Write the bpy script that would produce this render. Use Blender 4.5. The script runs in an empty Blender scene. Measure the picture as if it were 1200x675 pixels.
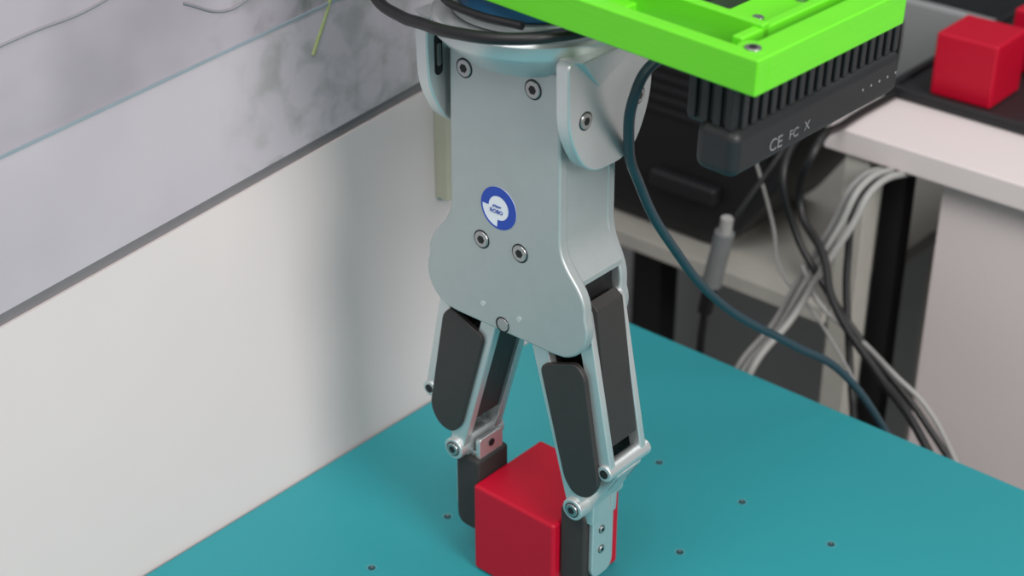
import bpy, bmesh, math, random
from mathutils import Vector, Matrix
random.seed(4)
SC=bpy.context.scene
try:
    SC.view_settings.view_transform='Standard'
except Exception: pass

# ------------------------------------------------------------ materials
def lin(c):
    return tuple(((v/255)/12.92 if v/255<=.04045 else ((v/255+.055)/1.055)**2.4) for v in c)+(1,)
def mat(name,rgb,rough=.5,metal=0,var=.04,scale=60,bump=0,coat=0,stretch=None,spec=None):
    m=bpy.data.materials.new(name); m.use_nodes=True
    nt=m.node_tree; b=nt.nodes['Principled BSDF']
    tc=nt.nodes.new('ShaderNodeTexCoord'); mp=nt.nodes.new('ShaderNodeMapping')
    nt.links.new(tc.outputs['Object'],mp.inputs[0])
    if stretch: mp.inputs['Scale'].default_value=stretch
    nz=nt.nodes.new('ShaderNodeTexNoise'); nz.inputs['Scale'].default_value=scale; nz.inputs['Detail'].default_value=4
    nt.links.new(mp.outputs[0],nz.inputs['Vector'])
    mx=nt.nodes.new('ShaderNodeMix'); mx.data_type='RGBA'
    c=lin(rgb)
    mx.inputs[6].default_value=tuple(max(0,v*(1-var*2)) for v in c[:3])+(1,)
    mx.inputs[7].default_value=tuple(min(1,v*(1+var*2)) for v in c[:3])+(1,)
    nt.links.new(nz.outputs[0],mx.inputs[0]); nt.links.new(mx.outputs[2],b.inputs['Base Color'])
    b.inputs['Roughness'].default_value=rough; b.inputs['Metallic'].default_value=metal
    if spec is not None: b.inputs['Specular IOR Level'].default_value=spec
    if coat: b.inputs['Coat Weight'].default_value=coat
    if bump:
        bp=nt.nodes.new('ShaderNodeBump'); bp.inputs['Strength'].default_value=bump; bp.inputs['Distance'].default_value=.0005
        n2=nt.nodes.new('ShaderNodeTexNoise'); n2.inputs['Scale'].default_value=scale*8
        nt.links.new(mp.outputs[0],n2.inputs['Vector']); nt.links.new(n2.outputs[0],bp.inputs['Height']); nt.links.new(bp.outputs[0],b.inputs['Normal'])
    return m
M={}
M['alu']=mat('anodised_aluminium',(180,187,187),.5,.65,.02,90,.15)
M['alu_b']=mat('bright_aluminium',(208,213,213),.38,.75,.02,90)
M['steel']=mat('screw_steel',(170,172,172),.3,.9)
M['blk']=mat('black_cover',(46,43,42),.5,0,.05,80,.3)
M['blk2']=mat('black_rubber_pad',(46,44,44),.7,0,.08,120,.5)
M['dark']=mat('dark_recess',(14,14,16),.6)
M['red']=mat('red_plastic',(178,1,38),.5,0,.03,40,.15,spec=.35)
M['green']=mat('green_printed_plastic',(100,208,32),.45,0,.03,30,.1,stretch=(1,1,20))
M['cam']=mat('black_device_plastic',(28,29,32),.5,0,.05,100,.2)
M['teal']=mat('teal_tabletop',(34,138,146),.45,0,.03,6,.25)
M['edge']=mat('table_hole_rim',(86,160,168),.35,.3)  # lighter teal paints the glint around each hole
M['hole']=mat('table_hole',(16,66,74),.6)
M['white']=mat('white_laminate',(212,203,202),.65,0,.015,10,spec=.3)
M['leg']=mat('white_steel_leg',(180,178,170),.5)
M['floor']=mat('floor_grey',(70,72,74),.7,0,.08,12)
M['bwall']=mat('room_wall',(150,153,154),.8,0,.03,5)
M['blue']=mat('blue_wrist_cover',(38,98,140),.4,0,.04,50)
M['cable']=mat('dark_teal_cable',(34,60,70),.45)
M['bcable']=mat('black_cable',(20,20,22),.45)
M['wcable']=mat('grey_cable',(150,150,148),.5)
M['logo']=mat('logo_blue',(16,66,168),.4)
M['logow']=mat('logo_white',(225,230,236),.4)
M['ink']=mat('grey_print',(128,128,128),.5)
M['beige']=mat('beige_duct',(176,174,156),.6)
M['gap']=mat('shadow_gap',(120,117,120),.8)

# ------------------------------------------------------------ helpers
def link(o): SC.collection.objects.link(o); return o
def root(name):
    e=bpy.data.objects.new(name,None); e.empty_display_size=.02; return link(e)
def finish(me,name,m,par,bev=0,seg=3,smooth=True):
    if smooth:
        me.polygons.foreach_set('use_smooth',[True]*len(me.polygons))
        me.set_sharp_from_angle(angle=math.radians(35))
    me.materials.append(M[m] if isinstance(m,str) else m)
    o=link(bpy.data.objects.new(name,me))
    if bev:
        b=o.modifiers.new('bev','BEVEL'); b.width=bev; b.segments=seg; b.limit_method='ANGLE'; b.angle_limit=math.radians(38)
        b.harden_normals=True
    if par: o.parent=par
    return o
def bm_mesh(bm,name):
    bmesh.ops.recalc_face_normals(bm,faces=bm.faces)
    me=bpy.data.meshes.new(name); bm.to_mesh(me); bm.free(); return me
def prism(name,pts,axis,a,b,m,par=None,bev=0,seg=3):
    """extrude 2D polygon pts along axis between a and b. axis Y: pts=(x,z); X: pts=(y,z); Z: pts=(x,y)"""
    def P(p,t):
        return {'Y':(p[0],t,p[1]),'X':(t,p[0],p[1]),'Z':(p[0],p[1],t)}[axis]
    bm=bmesh.new()
    v0=[bm.verts.new(P(p,a)) for p in pts]; v1=[bm.verts.new(P(p,b)) for p in pts]
    bm.faces.new(v0); bm.faces.new(list(reversed(v1)))
    n=len(pts)
    for i in range(n):
        bm.faces.new([v0[i],v0[(i+1)%n],v1[(i+1)%n],v1[i]])
    return finish(bm_mesh(bm,name),name,m,par,bev,seg)
def box(name,lo,hi,m,par=None,bev=0,seg=3):
    return prism(name,[(lo[0],lo[1]),(hi[0],lo[1]),(hi[0],hi[1]),(lo[0],hi[1])],'Z',lo[2],hi[2],m,par,bev,seg)
def cyl(name,c,axis,r,a,b,m,par=None,bev=0,n=32,r2=None):
    """c: 2D centre in plane perpendicular to axis"""
    r2=r if r2 is None else r2
    def P(p,t):
        return {'Y':(p[0],t,p[1]),'X':(t,p[0],p[1]),'Z':(p[0],p[1],t)}[axis]
    bm=bmesh.new(); v0=[];v1=[]
    for i in range(n):
        an=2*math.pi*i/n; q=(math.cos(an),math.sin(an))
        v0.append(bm.verts.new(P((c[0]+r*q[0],c[1]+r*q[1]),a))); v1.append(bm.verts.new(P((c[0]+r2*q[0],c[1]+r2*q[1]),b)))
    bm.faces.new(v0); bm.faces.new(list(reversed(v1)))
    for i in range(n): bm.faces.new([v0[i],v0[(i+1)%n],v1[(i+1)%n],v1[i]])
    return finish(bm_mesh(bm,name),name,m,par,bev,2)
def lathe(name,prof,cx,cy,m,par=None,n=64):
    bm=bmesh.new(); rings=[]
    for r,z in prof:
        rings.append([bm.verts.new((cx+r*math.cos(2*math.pi*i/n),cy+r*math.sin(2*math.pi*i/n),z)) for i in range(n)])
    for a,b in zip(rings,rings[1:]):
        for i in range(n): bm.faces.new([a[i],a[(i+1)%n],b[(i+1)%n],b[i]])
    bm.faces.new(rings[0]); bm.faces.new(rings[-1])
    return finish(bm_mesh(bm,name),name,m,par)
def capsule(p,q,r1,r2,n=10):
    p=Vector(p);q=Vector(q);d=(q-p);an=math.atan2(d.y,d.x);o=[]
    for i in range(n+1):
        t=an+math.pi/2+math.pi*i/n; o.append((p.x+r1*math.cos(t),p.y+r1*math.sin(t)))
    for i in range(n+1):
        t=an-math.pi/2+math.pi*i/n; o.append((q.x+r2*math.cos(t),q.y+r2*math.sin(t)))
    return o
def roundpoly(pts,r,n=6):
    out=[];N=len(pts)
    for i in range(N):
        p=Vector(pts[i]);a=Vector(pts[i-1]);b=Vector(pts[(i+1)%N])
        rr=r[i] if isinstance(r,(list,tuple)) else r
        if rr<=0: out.append(tuple(p)); continue
        u=(a-p).normalized();w=(b-p).normalized()
        L=min(rr,(a-p).length*.49,(b-p).length*.49)
        s=p+u*L;e=p+w*L
        for k in range(n+1):
            t=k/n; q=s*(1-t)**2+p*2*t*(1-t)+e*t*t; out.append((q.x,q.y))
    return out
def tube(name,pts,r,m,par=None,cyc=False):
    cu=bpy.data.curves.new(name,'CURVE'); cu.dimensions='3D'; cu.bevel_depth=r; cu.bevel_resolution=4; cu.resolution_u=10; cu.use_fill_caps=True
    s=cu.splines.new('BEZIER'); s.bezier_points.add(len(pts)-1)
    for bp,p in zip(s.bezier_points,pts):
        bp.co=p; bp.handle_left_type='AUTO'; bp.handle_right_type='AUTO'
    s.use_cyclic_u=cyc
    cu.materials.append(M[m] if isinstance(m,str) else m)
    o=link(bpy.data.objects.new(name,cu))
    if par: o.parent=par
    return o
def text(name,body,size,loc,rot,m,par,ext=.0001):
    t=bpy.data.curves.new(name,'FONT'); t.body=body; t.size=size; t.extrude=ext; t.align_x='CENTER'; t.align_y='CENTER'
    t.materials.append(M[m]); o=link(bpy.data.objects.new(name,t)); o.location=loc; o.rotation_euler=rot; o.parent=par; return o
def screw(name,c,axis,r,face,sgn,par,hexr=.5):
    e=.0003*sgn
    cyl(name+'_seat',c,axis,r*1.08,face-e,face+e,'dark',par,n=32)
    cyl(name+'_head',c,axis,r,face-e,face+3.2*e,'steel',par,.0004,n=32,r2=r*.9)
    cyl(name+'_socket',c,axis,r*hexr,face+3.3*e,face+3.6*e,'dark',par,n=6)

YC=-.013
# ------------------------------------------------------------ GRIPPER
G=root('robot_gripper')
def bez(p0,p1,p2,p3,n=10):
    return [((1-t)**3*p0[0]+3*(1-t)**2*t*p1[0]+3*(1-t)*t*t*p2[0]+t**3*p3[0],(1-t)**3*p0[1]+3*(1-t)**2*t*p1[1]+3*(1-t)*t*t*p2[1]+t**3*p3[1]) for t in [i/n for i in range(n+1)]]
def body_profile(zt=.364,ins=0,zb=None,lobe=.0385):
    r=[(.004,.1940),(lobe-.0025,.1940)]
    cx,cz,rr=lobe,.2160,.022
    for k in range(1,11):
        t=math.radians(-85+k*10.8); r.append((cx+rr*math.cos(t),cz+rr*math.sin(t)))
    r+=bez(r[-1],(lobe+.0215,.246),(.0412,.247),(.0402,.267))[1:]
    r+=[(.0393,zt)]
    r=[(x-ins,z) for x,z in r]
    if zb: r=[p for p in r if p[1]>zb]; r=[(r[0][0],zb)]+r
    l=[(-x,z) for x,z in reversed(r)]
    return r+l
XB=-.0005
def sh(pts): return [(x+XB,z) for x,z in pts]
prism('front_plate',sh(body_profile()),'Y',-.040,-.0325,'alu',G,.0016,3)
prism('rear_plate',sh(body_profile(lobe=.031)),'Y',.0020,.009,'alu',G,.0016,3)
prism('body_core',sh(body_profile(.363,.0006,.240,lobe=.036)),'Y',-.033,.003,'alu',G)
prism('core_recess',sh([(x*.88,z+.004) for x,z in body_profile(.25,.002,lobe=.033)]),'Y',-.032,.0015,'dark',G)
# top transition and flange
lathe('flange_disc',[(.040,.361),(.050,.3695),(.0560,.3755),(.0570,.377),(.0570,.3835),(.0555,.385),(.030,.386)],0,YC,'alu_b',G)
prism('shoulder_block',roundpoly([(-.046,.356),(.046,.356),(.050,.374),(-.050,.374)],.004),'Y',-.036,.008,'alu',G,.001)
# ears
def ear(s):
    yb_=.0330
    pts=roundpoly([(YC-.039,.3775),(YC-.038,.338),(YC-.022,.3090),(YC+.018,.3090),(YC+yb_-.001,.338),(YC+yb_,.3775)],[.004,.012,.020,.020,.012,.004],8)
    x0,x1=(.0450,.0540) if s>0 else (-.0540,-.0450)
    n='ear_right' if s>0 else 'ear_left'
    prism(n,pts,'X',x0,x1,'alu_b',G,.0012)
    f=.0540*s
    tri=[(YC-.037,.378),(YC+.020,.378),(YC-.014,.358)]
    bm=bmesh.new()
    A=[bm.verts.new((x0 if s>0 else x1,y,z)) for y,z in tri]
    Bv=[bm.verts.new((f+.0050*s,tri[0][0]+.003,.3785)),bm.verts.new((f+.0050*s,tri[1][0]-.003,.3785)),bm.verts.new((f+.0002*s,tri[2][0],tri[2][1]))]
    bm.faces.new(A); bm.faces.new(list(reversed(Bv)))
    for i in range(3): bm.faces.new([A[i],A[(i+1)%3],Bv[(i+1)%3],Bv[i]])
    finish(bm_mesh(bm,n+'_web'),n+'_web','alu_b',G,.0005,2)
    for k,(y,z) in enumerate([(YC-.0245,.3425),(YC+.0205,.3425)]):
        screw('%s_screw_%d'%(n,k),(y,z),'X',.0048,f,s,G)
    cyl(n+'_spacer',(YC,.340),'X',.012,.038*s,.0455*s,'alu',G)
ear(1);ear(-1)
prism('ear_slot',capsule((YC-.030,.365),(YC-.030,.346),.0030,.0030),'X',-.0452,-.0446,'dark',G)
prism('ear_slot_pin',capsule((YC-.030,.360),(YC-.030,.350),.0016,.0016),'X',-.0447,-.0440,'steel',G)
# screws on front plate
F=-.040
for k,(x,z) in enumerate([(-.0285,.3505),(.0205,.3515),(-.0170,.2495),(.0116,.2505)]):
    screw('plate_screw_%d'%k,(x,z),'Y',.0053,F,-1,G)
for k,x in enumerate([-.0165,.0110]):
    cyl('pin_%d'%k,(x,.2075),'Y',.0018,F-.0004,F+.001,'alu_b',G)
cyl('centre_pin_seat',(-.0015,.1990),'Y',.0050,F-.0003,F+.001,'dark',G)
cyl('centre_pin',(-.0010,.1993),'Y',.0041,F-.0007,F+.001,'steel',G,.0003)
# logo
lc=(-.0040,.2735)
def annulus(name,c,ro,ri,a0,a1,y,m):
    n=40; A=[math.radians(a0+(a1-a0)*i/n) for i in range(n+1)]
    pts=[(c[0]+ro*math.cos(a),c[1]+ro*math.sin(a)) for a in A]+[(c[0]+ri*math.cos(a),c[1]+ri*math.sin(a)) for a in reversed(A)]
    prism(name,pts,'Y',y-.0002,y,m,G)
cyl('logo_ground',lc,'Y',.0130,F-.0002,F+.0005,'logow',G)
annulus('logo_ring',lc,.0130,.0074,-95,178,F-.0002,'logo')
annulus('logo_arc',lc,.0130,.0120,178,265,F-.0002,'logo')
text('logo_text','ROBO',.0034,(lc[0]-.0015,F-.0005,lc[1]-.0025),(math.radians(90),0,0),'logo',G)
text('logo_text_small','gripper',.0022,(lc[0]-.001,F-.0005,lc[1]+.001),(math.radians(90),0,0),'logo',G)

# fingers
def finger(s):
    n='right' if s>0 else 'left'
    def mx(pts): 
        p=[(x*s,z) for x,z in pts]; return p if s>0 else list(reversed(p))
    y0,y1=-.031,.003
    O1,O2=(.0490,.2200),(.0695,.1225)
    I1,I2=(.0185,.1930),(.0480,.0875)
    for k,(a,b) in enumerate([(y0,y0+.005),(y1-.005,y1)]):
        prism('outer_link_%s_%d'%(n,k),mx(capsule(O1,O2,.0050,.0042)),'Y',a,b,'alu_b',G,.0008)
        prism('inner_link_%s_%d'%(n,k),mx(capsule(I1,I2,.0058,.0055)),'Y',a+(-.001 if k==0 else 0),b+(0 if k==0 else .001),'alu_b',G,.0008)
    prism('outer_panel_'+n,mx([(.0500,.228),(.0560,.224),(.0695,.138),(.0640,.134)]),'Y',y0+.005,y1-.005,'blk',G,.001)
    prism('inner_panel_'+n,mx([(.0165,.190),(.0225,.192),(.0440,.112),(.0390,.108)]),'Y',y0+.004,y1-.004,'blk',G,.001)
    cov=roundpoly([(.0215,.1790),(.0480,.1900),(.0545,.1840),(.0672,.1120),(.0600,.1010),(.0490,.0990),(.0415,.1070)],[.006,.006,.006,.008,.006,.006,.006])
    prism('cover_front_'+n,mx(cov),'Y',y0-.0035,y0+.0005,'blk',G,.0010)
    prism('cover_rear_'+n,mx(cov),'Y',y1-.0005,y1+.0035,'blk',G,.0010)
    cyl('outer_axle_'+n,(O2[0]*s,O2[1]),'Y',.0052,y0-.0015,y1+.0035,'alu_b',G,.0008)
    cyl('outer_axle_pin_'+n,(O2[0]*s,O2[1]),'Y',.0028,y0-.0019,y0-.0014,'dark',G)
    cyl('knuckle_'+n,(I2[0]*s,I2[1]),'Y',.0072,y0-.0035,y1+.0035,'alu_b',G,.0008)
    screw('knuckle_screw_'+n,(I2[0]*s,I2[1]),'Y',.0046,y0-.0035,-1,G,.55)
    cp=roundpoly([(.0735,.1260),(.0745,.1190),(.0640,.1010),(.0575,.0900),(.0570,.0740),(.0525,.0740),(.0430,.0800),(.0410,.0900),(.0460,.0950),(.0560,.0990),(.0650,.1240)],.003)
    for k,(a,b) in enumerate([(y0+.0055,y0+.0105),(y1-.0105,y1-.0055)]):
        prism('coupler_%s_%d'%(n,k),mx(cp),'Y',a,b,'alu_b',G,.0008)
    prism('coupler_web_'+n,mx([(.0745,.1190),(.0640,.1010),(.0575,.0890),(.0545,.0900),(.0610,.1030),(.0710,.1220)]),'Y',y0+.006,y1-.006,'alu_b',G,.0006)
    X0,X1=(.0525,.0560)
    tp=roundpoly([(YC-.0105,.092),(YC-.0105,.031),(YC+.0095,.031),(YC+.0095,.092)],[.002,.0085,.0085,.002],8)
    a,b=(X0,X1) if s>0 else (-X1,-X0)
    prism('tip_plate_'+n,tp,'X',a,b,'alu_b',G,.0008)
    for k,z in enumerate((.066,.051)):
        screw('tip_screw_%s_%d'%(n,k),(YC-.002,z),'X',.0026,X1*s,s,G)
    a,b=(.0350,.0385) if s>0 else (-.0385,-.0350)
    prism('tip_bracket_'+n,roundpoly([(YC-.011,.094),(YC-.011,.074),(YC+.011,.074),(YC+.011,.094)],.003),'X',a,b,'alu_b',G,.0006)
    box('tip_bracket_top_'+n,(min(.036*s,.054*s),YC-.010,.078),(max(.036*s,.054*s),YC+.010,.083),'alu_b',G,.001)
    cyl('tip_bracket_hole_'+n,(YC,.0875),'X',.0026,.0349*s,.0345*s,'dark',G)
    pd=roundpoly([(.0332,.0800),(.0332,.0250),(.0525,.0250),(.0525,.0800)],[.003,.004,.009,.006],6)
    prism('pad_'+n,mx(pd),'Y',YC-.0145,YC+.0145,'blk2',G,.0022)
finger(1);finger(-1)

# ------------------------------------------------------------ robot wrist above
W=root('robot_arm_wrist')
cyl('tool_ring',(0,YC),'Z',.046,.3862,.3905,'alu',W,.001,64)
cyl('blue_cover',(0,YC),'Z',.0425,.3905,.436,'blue',W,.002,64)
cyl('wrist_joint',(0,YC),'Z',.041,.436,.50,'alu',W,.003,64)
prism('wrist_elbow',capsule((-.0,.53),(-.12,.53),.040,.040,16),'Y',YC-.038,YC+.038,'alu',W,.004)
cyl('wrist_cap',(-.12,.53),'Y',.036,YC-.050,YC-.037,'blue',W,.003,48)
tube('wrist_cable',[(.030,.030,.3900),(.0500,.000,.3905),(.0540,-.030,.3915),(.0470,-.052,.3920),(.0310,-.069,.3910),(-.0040,-.0755,.3875),(-.0316,-.0680,.3830),(-.0560,-.0600,.3790),(-.0846,-.0500,.3800),(-.120,-.030,.400),(-.150,-.010,.45),(-.140,.0,.49)],.0033,'bcable',W)
tube('wrist_cable_second',[(.030,-.0600,.3950),(.0,-.0620,.3945),(-.030,-.0540,.3945),(-.0480,-.030,.3960),(-.060,-.010,.402),(-.10,-.03,.43),(-.12,-.02,.48)],.0022,'bcable',W)

# ------------------------------------------------------------ green bracket
PIV=Vector((.1735,-.066,.3985))
RZ=Matrix.Rotation(math.radians(-1.6),4,'Z')
TILT=Matrix.Translation(PIV)@RZ@Matrix.Rotation(math.radians(1.6),4,'Y')@Matrix.Translation(-PIV)
B=root('camera_mounting_bracket'); B.matrix_world=TILT
zb,zt=.3985,.4165
box('front_rail',(-.06,-.0665,zb),(.1735,-.0575,zt),'green',B,.001)
box('front_rail_ledge',(.055,-.058,zb),(.160,-.044,.4085),'green',B,.0008)
box('right_rail',(.1590,-.0580,zb),(.1735,.0600,zt),'green',B,.001)
box('back_rail',(-.06,.0470,zb),(.160,.0600,zt),'green',B,.001)
box('inner_rib',(.055,-.030,zb),(.150,-.024,zt),'green',B,.001)
box('cross_plate',(.052,-.044,zb),(.075,.048,.4065),'green',B,.001)
box('cross_rib',(.1440,-.046,zb),(.1500,.048,.4145),'green',B,.001)
box('camera_seat',(.108,-.010,zb),(.146,.048,.4040),'green',B,.001)
cyl('corner_boss',(.1610,-.0530),'Z',.0075,zb,zt-.0004,'green',B,.0008)
for k,(x,y) in enumerate([(.163,-.056),(.166,.052)]):
    cyl('bracket_screw_%d'%k,(x,y),'Z',.0040,zt-.001,zt+.0008,'steel',B,.0004); cyl('bracket_socket_%d'%k,(x,y),'Z',.002,zt+.0008,zt+.0011,'dark',B,n=6)

# ------------------------------------------------------------ black depth camera
D=root('depth_camera'); D.matrix_world=TILT
box('lower_shell',(.125,-.0430,.3385),(.1500,.1080,.3640),'cam',D,.0060,5)
box('upper_core',(.115,-.0380,.3600),(.1450,.1050,.3985),'cam',D,.003)
for k,(x,y) in enumerate([(.127,.0),(.127,.038)]):
    cyl('mount_stud_%d'%k,(x,y),'Z',.003,.397,.4060,'steel',D,.0004,n=24)
for k in range(18):
    y=-.0350+k*.0080
    box('fin_%02d'%k,(.1400,y,.3630),(.1475,y+.0046,.3975),'cam',D,.0008,2)
for k in range(4):
    x=.1180+k*.0075
    box('end_fin_%d'%k,(x,-.0402,.3630),(x+.0044,-.0370,.3975),'cam',D,.0008,2)
box('rear_module',(.084,-.000,.368),(.1155,.080,.3984),'cam',D,.004)
RX=(math.radians(90),0,math.radians(90))
text('mark_ce','CE',.0095,(.1502,-.008,.3475),RX,'ink',D)
text('mark_fc','FC',.0072,(.1502,.0075,.3480),RX,'ink',D)
text('mark_bin','X',.0072,(.1502,.0190,.3485),RX,'ink',D)
for k in range(5):
    cyl('led_%d'%k,(.070+k*.0080,.3520),'X',.0008,.1498,.1503,'ink',D,n=12)

# ------------------------------------------------------------ cables at camera
tube('camera_cable',[(.090,.030,.376),(.080,.022,.3735),(.074,.008,.3710),(.0710,-.008,.3670),(.069,-.0155,.3550),(.0605,-.0085,.3250),(.042,.028,.278),(.022,.090,.208),(.014,.170,.124),(.028,.240,.067),(.043,.285,.030),(.065,.310,-.015),(.076,.330,-.060),(.07,.40,-.3),(.05,.45,-.70)],.0030,'cable')

# ------------------------------------------------------------ red cubes
def cube(lo,s,rz=0):
    me=box('red_cube',(-s/2,-s/2,0),(s/2,s/2,s),'red',None,.0026,5); me.location=lo; me.rotation_euler=(0,0,rz); me.name='red_cube'; return me
cube((0,0,.0005),.066)

# ------------------------------------------------------------ teal work table
T=root('work_table')
box('tabletop',(-.188,-.80,-.022),(.90,.279,0),'teal',T,.001)
box('apron_back',(-.15,.22,-.09),(.86,.25,-.022),'leg',T)
for k,(x,y) in enumerate([(-.15,-.76),(.84,-.76),(-.15,.22),(.84,.22)]):
    box('leg_%d'%k,(x,y,-.75),(x+.04,y+.04,-.022),'leg',T,.002)
k=0
for i in range(0,12):
    for j in range(-8,3):
        x=-.083+.0705*i; y=-.0045+.072*j
        if abs(x)<.05 and abs(y)<.05: continue
        cyl('hole_rim_%d'%k,(x,y),'Z',.0036,-.0002,.0002,'edge',T,n=20)
        cyl('hole_%d'%k,(x+.0003,y-.0003),'Z',.0025,-.0002,.0004,'hole',T,n=16)
        cyl('hole_pin_%d'%k,(x-.0002,y+.0004),'Z',.0009,-.0002,.0006,'steel',T,n=8); k+=1  # small steel dot set off-centre in the hole

# ------------------------------------------------------------ wall at left with printed panel
def print_reflect_mat(name,ca,cb,cd,ylo,yhi,rough,thr=.5):
    m=bpy.data.materials.new(name); m.use_nodes=True; nt=m.node_tree; b=nt.nodes['Principled BSDF']
    tc=nt.nodes.new('ShaderNodeTexCoord')
    n1=nt.nodes.new('ShaderNodeTexNoise'); n1.inputs['Scale'].default_value=9; n1.inputs['Detail'].default_value=3
    n2=nt.nodes.new('ShaderNodeTexNoise'); n2.inputs['Scale'].default_value=42; n2.inputs['Detail'].default_value=3; n2.inputs['Distortion'].default_value=.3
    r1=nt.nodes.new('ShaderNodeValToRGB'); r1.color_ramp.elements[0].position=.35; r1.color_ramp.elements[1].position=.65
    r1.color_ramp.elements[0].color=lin(ca); r1.color_ramp.elements[1].color=lin(cb)
    r2=nt.nodes.new('ShaderNodeValToRGB'); r2.color_ramp.elements[0].position=thr; r2.color_ramp.elements[1].position=thr+.2
    r2.color_ramp.elements[0].color=(0,0,0,1); r2.color_ramp.elements[1].color=(1,1,1,1)
    sx=nt.nodes.new('ShaderNodeSeparateXYZ'); nt.links.new(tc.outputs['Object'],sx.inputs[0])
    mr=nt.nodes.new('ShaderNodeMapRange'); mr.inputs['From Min'].default_value=ylo; mr.inputs['From Max'].default_value=yhi; nt.links.new(sx.outputs['Y'],mr.inputs['Value'])
    ml=nt.nodes.new('ShaderNodeMath'); ml.operation='MULTIPLY'
    mx=nt.nodes.new('ShaderNodeMix'); mx.data_type='RGBA'; mx.inputs[7].default_value=lin(cd)
    for n in (n1,n2): nt.links.new(tc.outputs['Object'],n.inputs['Vector'])
    nt.links.new(n1.outputs[0],r1.inputs[0]); nt.links.new(n2.outputs[0],r2.inputs[0])
    nt.links.new(r2.outputs[0],ml.inputs[0]); nt.links.new(mr.outputs[0],ml.inputs[1])
    nt.links.new(ml.outputs[0],mx.inputs[0]); nt.links.new(r1.outputs[0],mx.inputs[6]); nt.links.new(mx.outputs[2],b.inputs['Base Color'])
    b.inputs['Roughness'].default_value=rough; b.inputs['Specular IOR Level'].default_value=.3
    return m
M['print']=print_reflect_mat('wall_print',(148,142,150),(170,163,171),(122,124,122),-.10,-.01,.6,.47)
M['band']=print_reflect_mat('white_panel_matte',(178,171,178),(186,179,185),(156,153,154),-.085,-.03,.55,.46)  # dark blotches paint the print's reflection into the white panel
WL=root('wall_left')
XW=-.19
def z2(y): return .2485+.094*y      # lower seam
def z3(y): return .3330+.078*y      # upper seam
ya,yb=-1.3,.262
prism('lower_panel',[(ya,-.75),(yb,-.75),(yb,z2(yb)-.009),(ya,z2(ya)-.009)],'X',XW-.02,XW,'white',WL)
prism('seam_strip',[(ya,z2(ya)-.009),(yb,z2(yb)-.009),(yb,z2(yb)),(ya,z2(ya))],'X',XW-.02,XW-.002,'gap',WL)
prism('upper_panel',[(ya,z2(ya)),(yb,z2(yb)),(yb,z3(yb)),(ya,z3(ya))],'X',XW-.02,XW+.001,'band',WL)
prism('print_panel',[(ya,z3(ya)+.001),(yb,z3(yb)+.001),(yb,1.3),(ya,1.3)],'X',XW-.02,XW,'print',WL)
prism('print_trim',[(ya,z3(ya)-.0006),(yb,z3(yb)-.0006),(yb,z3(yb)+.0012),(ya,z3(ya)+.0012)],'X',XW-.01,XW+.0015,mat('trim_teal',(136,148,156),.6),WL)
gk=mat('sketch_grey',(126,126,132),.6); gy=mat('sketch_green',(152,164,110),.6)
def ring(y,z,r,mt,nm): tube(nm,[(XW+.0002,y+r*math.cos(t*math.pi/4),z+r*math.sin(t*math.pi/4)) for t in range(8)],.0008,mt,WL,True)
ring(.035,.356,.012,gk,'sketch_ring_1'); ring(.062,.366,.009,gk,'sketch_ring_2'); ring(.010,.349,.007,gk,'sketch_ring_3')
tube('sketch_line_1',[(XW+.0010,-.005,.305),(XW+.0004,.012,.335),(XW+.0002,.03,.375),(XW+.0002,.045,.42)],.0014,gy,WL)
tube('sketch_line_2',[(XW+.0002,-.10,.365),(XW+.0002,-.07,.352),(XW+.0002,-.04,.356),(XW+.0002,-.02,.348)],.0009,gk,WL)
tube('sketch_line_3',[(XW+.0002,-.25,.372),(XW+.0002,-.20,.377),(XW+.0002,-.165,.379),(XW+.0002,-.12,.390)],.0009,gk,WL)
box('cable_duct',(XW,.103,.165),(XW+.012,.122,.300),'beige',WL,.001)  # pale vertical strip on the wall face

# ------------------------------------------------------------ white table behind with tray and cubes
S=root('side_table')
box('tabletop',(-.112,.500,.088),(.95,1.15,.110),'white',S,.0015)
box('side_panel',(-.008,.522,-.75),(.93,.540,.088),'white',S)
box('leg_front',(-.093,.505,-.75),(-.069,.53,.088),'leg',S,.001)
box('leg_rear',(-.093,1.08,-.75),(-.060,1.12,.088),'leg',S,.001)
box('dark_leg',(-.076,.545,-.75),(-.054,.565,.088),'dark',S,.001)
box('rear_panel',(-.60,.86,-.75),(.93,.875,.088),'bwall',S)
Q=root('shelf_unit')
box('shelf_board',(-.52,.500,-.082),(-.095,.80,-.066),'leg',Q,.001)
box('shelf_post',(-.336,.545,-.75),(-.306,.575,-.082),'dark',Q,.001)
box('shelf_post_rear',(-.50,.76,-.75),(-.47,.79,.30),'dark',Q,.001)
box('shelf_post_side',(-.125,.76,-.75),(-.100,.79,-.082),'leg',Q,.001)
TR=root('black_tray')
box('tray_base',(-.106,.586,.1102),(.40,.86,.116),'cam',TR,.001)
box('tray_lip_front',(-.106,.586,.116),(.40,.592,.121),'cam',TR,.001)
box('tray_lip_side',(-.106,.592,.116),(-.100,.86,.121),'cam',TR,.001)
cube((-.043,.630,.1163),.057,.02); cube((-.018,.725,.1163),.057,-.03); cube((.068,.690,.1163),.057,.05)

# black power supply on the shelf
K=root('power_supply_unit')
prism('housing',roundpoly([(-.390,-.0655),(-.225,-.0655),(-.172,.012),(-.142,.100),(-.142,.150),(-.380,.150)],[.006,.025,.03,.03,.01,.01]),'Y',.53,.68,'cam',K,.006)
prism('front_bezel',roundpoly([(-.375,-.050),(-.235,-.050),(-.190,.012),(-.165,.095),(-.165,.135),(-.370,.135)],.015),'Y',.522,.531,'dark',K,.002)
for k in range(6):
    box('vent_%d'%k,(-.350,.519,.06+k*.011),(-.180,.523,.065+k*.011),'cam',K,.0006,2)
box('handle',(-.300,.508,-.012),(-.225,.522,.006),'cam',K,.004)

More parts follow.
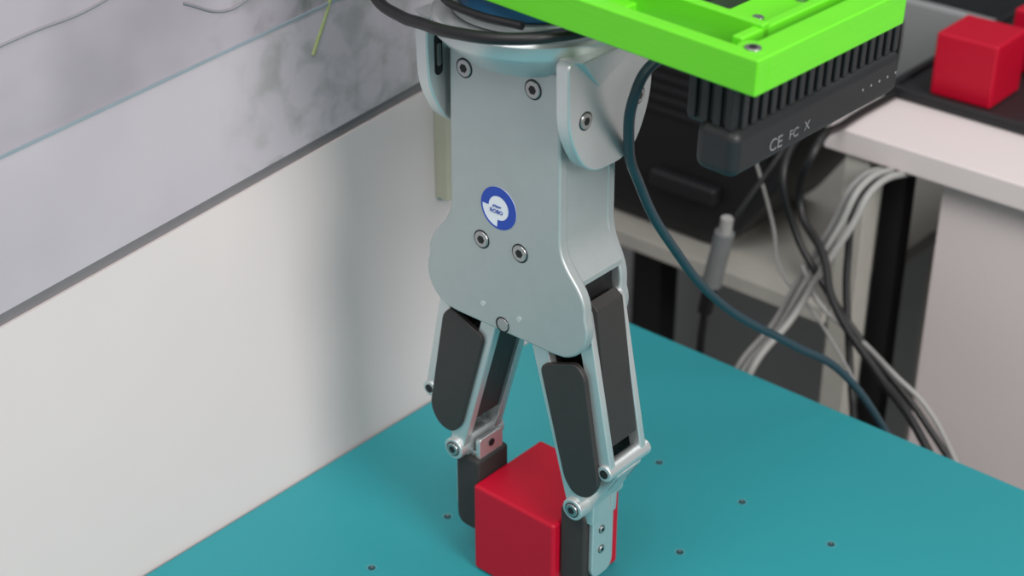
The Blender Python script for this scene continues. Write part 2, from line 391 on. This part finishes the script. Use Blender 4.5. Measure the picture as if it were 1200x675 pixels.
# cables under the table
bc=[[(-.100,.42,.103),(-.085,.42,.049),(-.058,.42,.014),(-.013,.42,-.029),(.051,.42,-.079),(.10,.42,-.14)],
    [(-.085,.44,.115),(-.094,.44,.062),(-.056,.42,.035),(-.033,.40,.012),(.027,.38,-.027),(.073,.36,-.045),(.12,.34,-.09)]]
CB=root('black_cable_bundle')
for k,p in enumerate(bc): tube('cable_%d'%k,[(p[0][0]-.01,.60,.1140),(p[0][0]-.01,.50,.1140)]+p+[(.16,.40,-.5)],.0036 if k else .0030,'bcable',CB)
tube('cable_2',[(-.045,.52,.083),(-.055,.47,.07),(-.050,.45,.02),(-.030,.43,-.04),(.0,.40,-.10),(.05,.36,-.30)],.0032,'bcable',CB)
CW=root('grey_cable_bundle')
w1=[(-.035,.52,.083),(-.040,.46,.086),(-.044,.44,.060),(-.058,.42,.018),(-.067,.40,-.017),(-.073,.35,-.050),(-.075,.33,-.12)]
w2=[(-.045,.52,.083),(-.050,.46,.086),(-.055,.44,.055),(-.070,.42,.006),(-.078,.40,-.030),(-.081,.35,-.057),(-.083,.33,-.12)]
tube('cable_0',w1,.0030,'wcable',CW); tube('cable_1',w2,.0030,'wcable',CW)
tube('cable_2',[(x-.010,y+.006,z-.004) for x,y,z in w2],.0028,'wcable',CW)
tube('cable_3',[(-.075,.42,.02),(-.056,.42,-.009),(-.013,.42,-.029),(.031,.40,-.035),(.060,.40,-.051),(.10,.40,-.10)],.0022,'wcable',CW)
tube('cable_4',[(-.150,.45,.09),(-.125,.45,.03),(-.100,.43,.0),(-.06,.42,-.02),(.0,.40,-.06),(.05,.40,-.12)],.0014,'wcable',CW)
PC=root('power_plug')
tube('lead_upper',[(-.115,.47,.13),(-.118,.44,.100),(-.130,.41,.060),(-.140,.40,.034)],.0024,'bcable',PC)
tube('connector',[(-.140,.40,.036),(-.143,.40,.020),(-.147,.40,.000),(-.150,.40,-.018)],.0085,mat('connector_grey',(112,116,116),.5),PC)
tube('connector_neck',[(-.1385,.40,.050),(-.140,.40,.034)],.0055,'wcable',PC)
tube('boot',[(-.151,.40,-.018),(-.155,.40,-.047)],.0065,'bcable',PC)
tube('lead_lower',[(-.155,.40,-.045),(-.157,.40,-.09),(-.14,.42,-.3),(-.14,.42,-.74)],.0035,'bcable',PC)

J=root('network_cable_coil')
tube('coil_1',[(-.07,.92,.115),(-.05,.88,.14),(-.03,.90,.18),(-.02,.95,.22),(.0,.99,.30)],.004,'wcable',J)
tube('coil_2',[(-.085,.94,.115),(-.065,.90,.14),(-.045,.92,.19),(-.035,.97,.24),(-.02,1.0,.32)],.004,'wcable',J)
# ------------------------------------------------------------ room
box('floor',(-3.0,-3.5,-.78),(3.5,3.2,-.75),'floor')
box('wall_back',(-3.0,2.2,-.75),(3.5,2.26,2.2),'bwall')
CA=root('equipment_cabinet')
box('carcass',(-1.2,1.35,-.75),(.9,1.75,.55),mat('cabinet_dark',(38,40,44),.6),CA,.004)
for k in range(3):
    box('door_%d'%k,(-1.18+k*.69,1.335,-.70),(-.51+k*.69,1.35,.52),mat('cabinet_door_%d'%k,(58,62,66),.5),CA,.003)
    box('handle_%d'%k,(-.60+k*.69,1.315,-.15),(-.585+k*.69,1.335,.05),'steel',CA,.003)

# ------------------------------------------------------------ camera
cam=bpy.data.cameras.new('camera'); co=link(bpy.data.objects.new('camera',cam)); SC.camera=co
cam.sensor_width=36; cam.lens=60; cam.clip_start=.02
cam.dof.use_dof=True; cam.dof.focus_distance=.96; cam.dof.aperture_fstop=8
R=Vector((.7547,.6561,0)).normalized(); th=math.radians(29.7)
Fh=Vector((-R.y,R.x,0)); Fw=Fh*math.cos(th)-Vector((0,0,math.sin(th))); U=R.cross(Fw)
mt=Matrix((R,U,-Fw)).transposed().to_4x4(); mt.translation=Vector((.5566,-.6737,.705)); co.matrix_world=mt

# ------------------------------------------------------------ light
def area(n,loc,tgt,size,e,col=(1,1,1)):
    l=bpy.data.lights.new(n,'AREA'); l.size=size; l.energy=e; l.color=col
    o=link(bpy.data.objects.new(n,l)); o.location=loc
    o.rotation_euler=(Vector(tgt)-Vector(loc)).to_track_quat('-Z','Y').to_euler(); return o
area('ceiling_light_key',(1.95,-.42,1.42),(0,0,.15),.9,46,(1,.975,.95))
area('ceiling_light_fill',(.3,-1.2,2.1),(0,0,.1),1.2,25,(1,.98,.97))  # added fill, brightens the faces turned away from the key
area('ceiling_light_back',(.6,1.1,2.1),(.3,.6,0),1.0,9)  # weak area light above the side table
w=bpy.data.worlds.new('room_ambient'); SC.world=w; w.use_nodes=True
w.node_tree.nodes['Background'].inputs[0].default_value=(.96,.94,.94,1); w.node_tree.nodes['Background'].inputs[1].default_value=.43
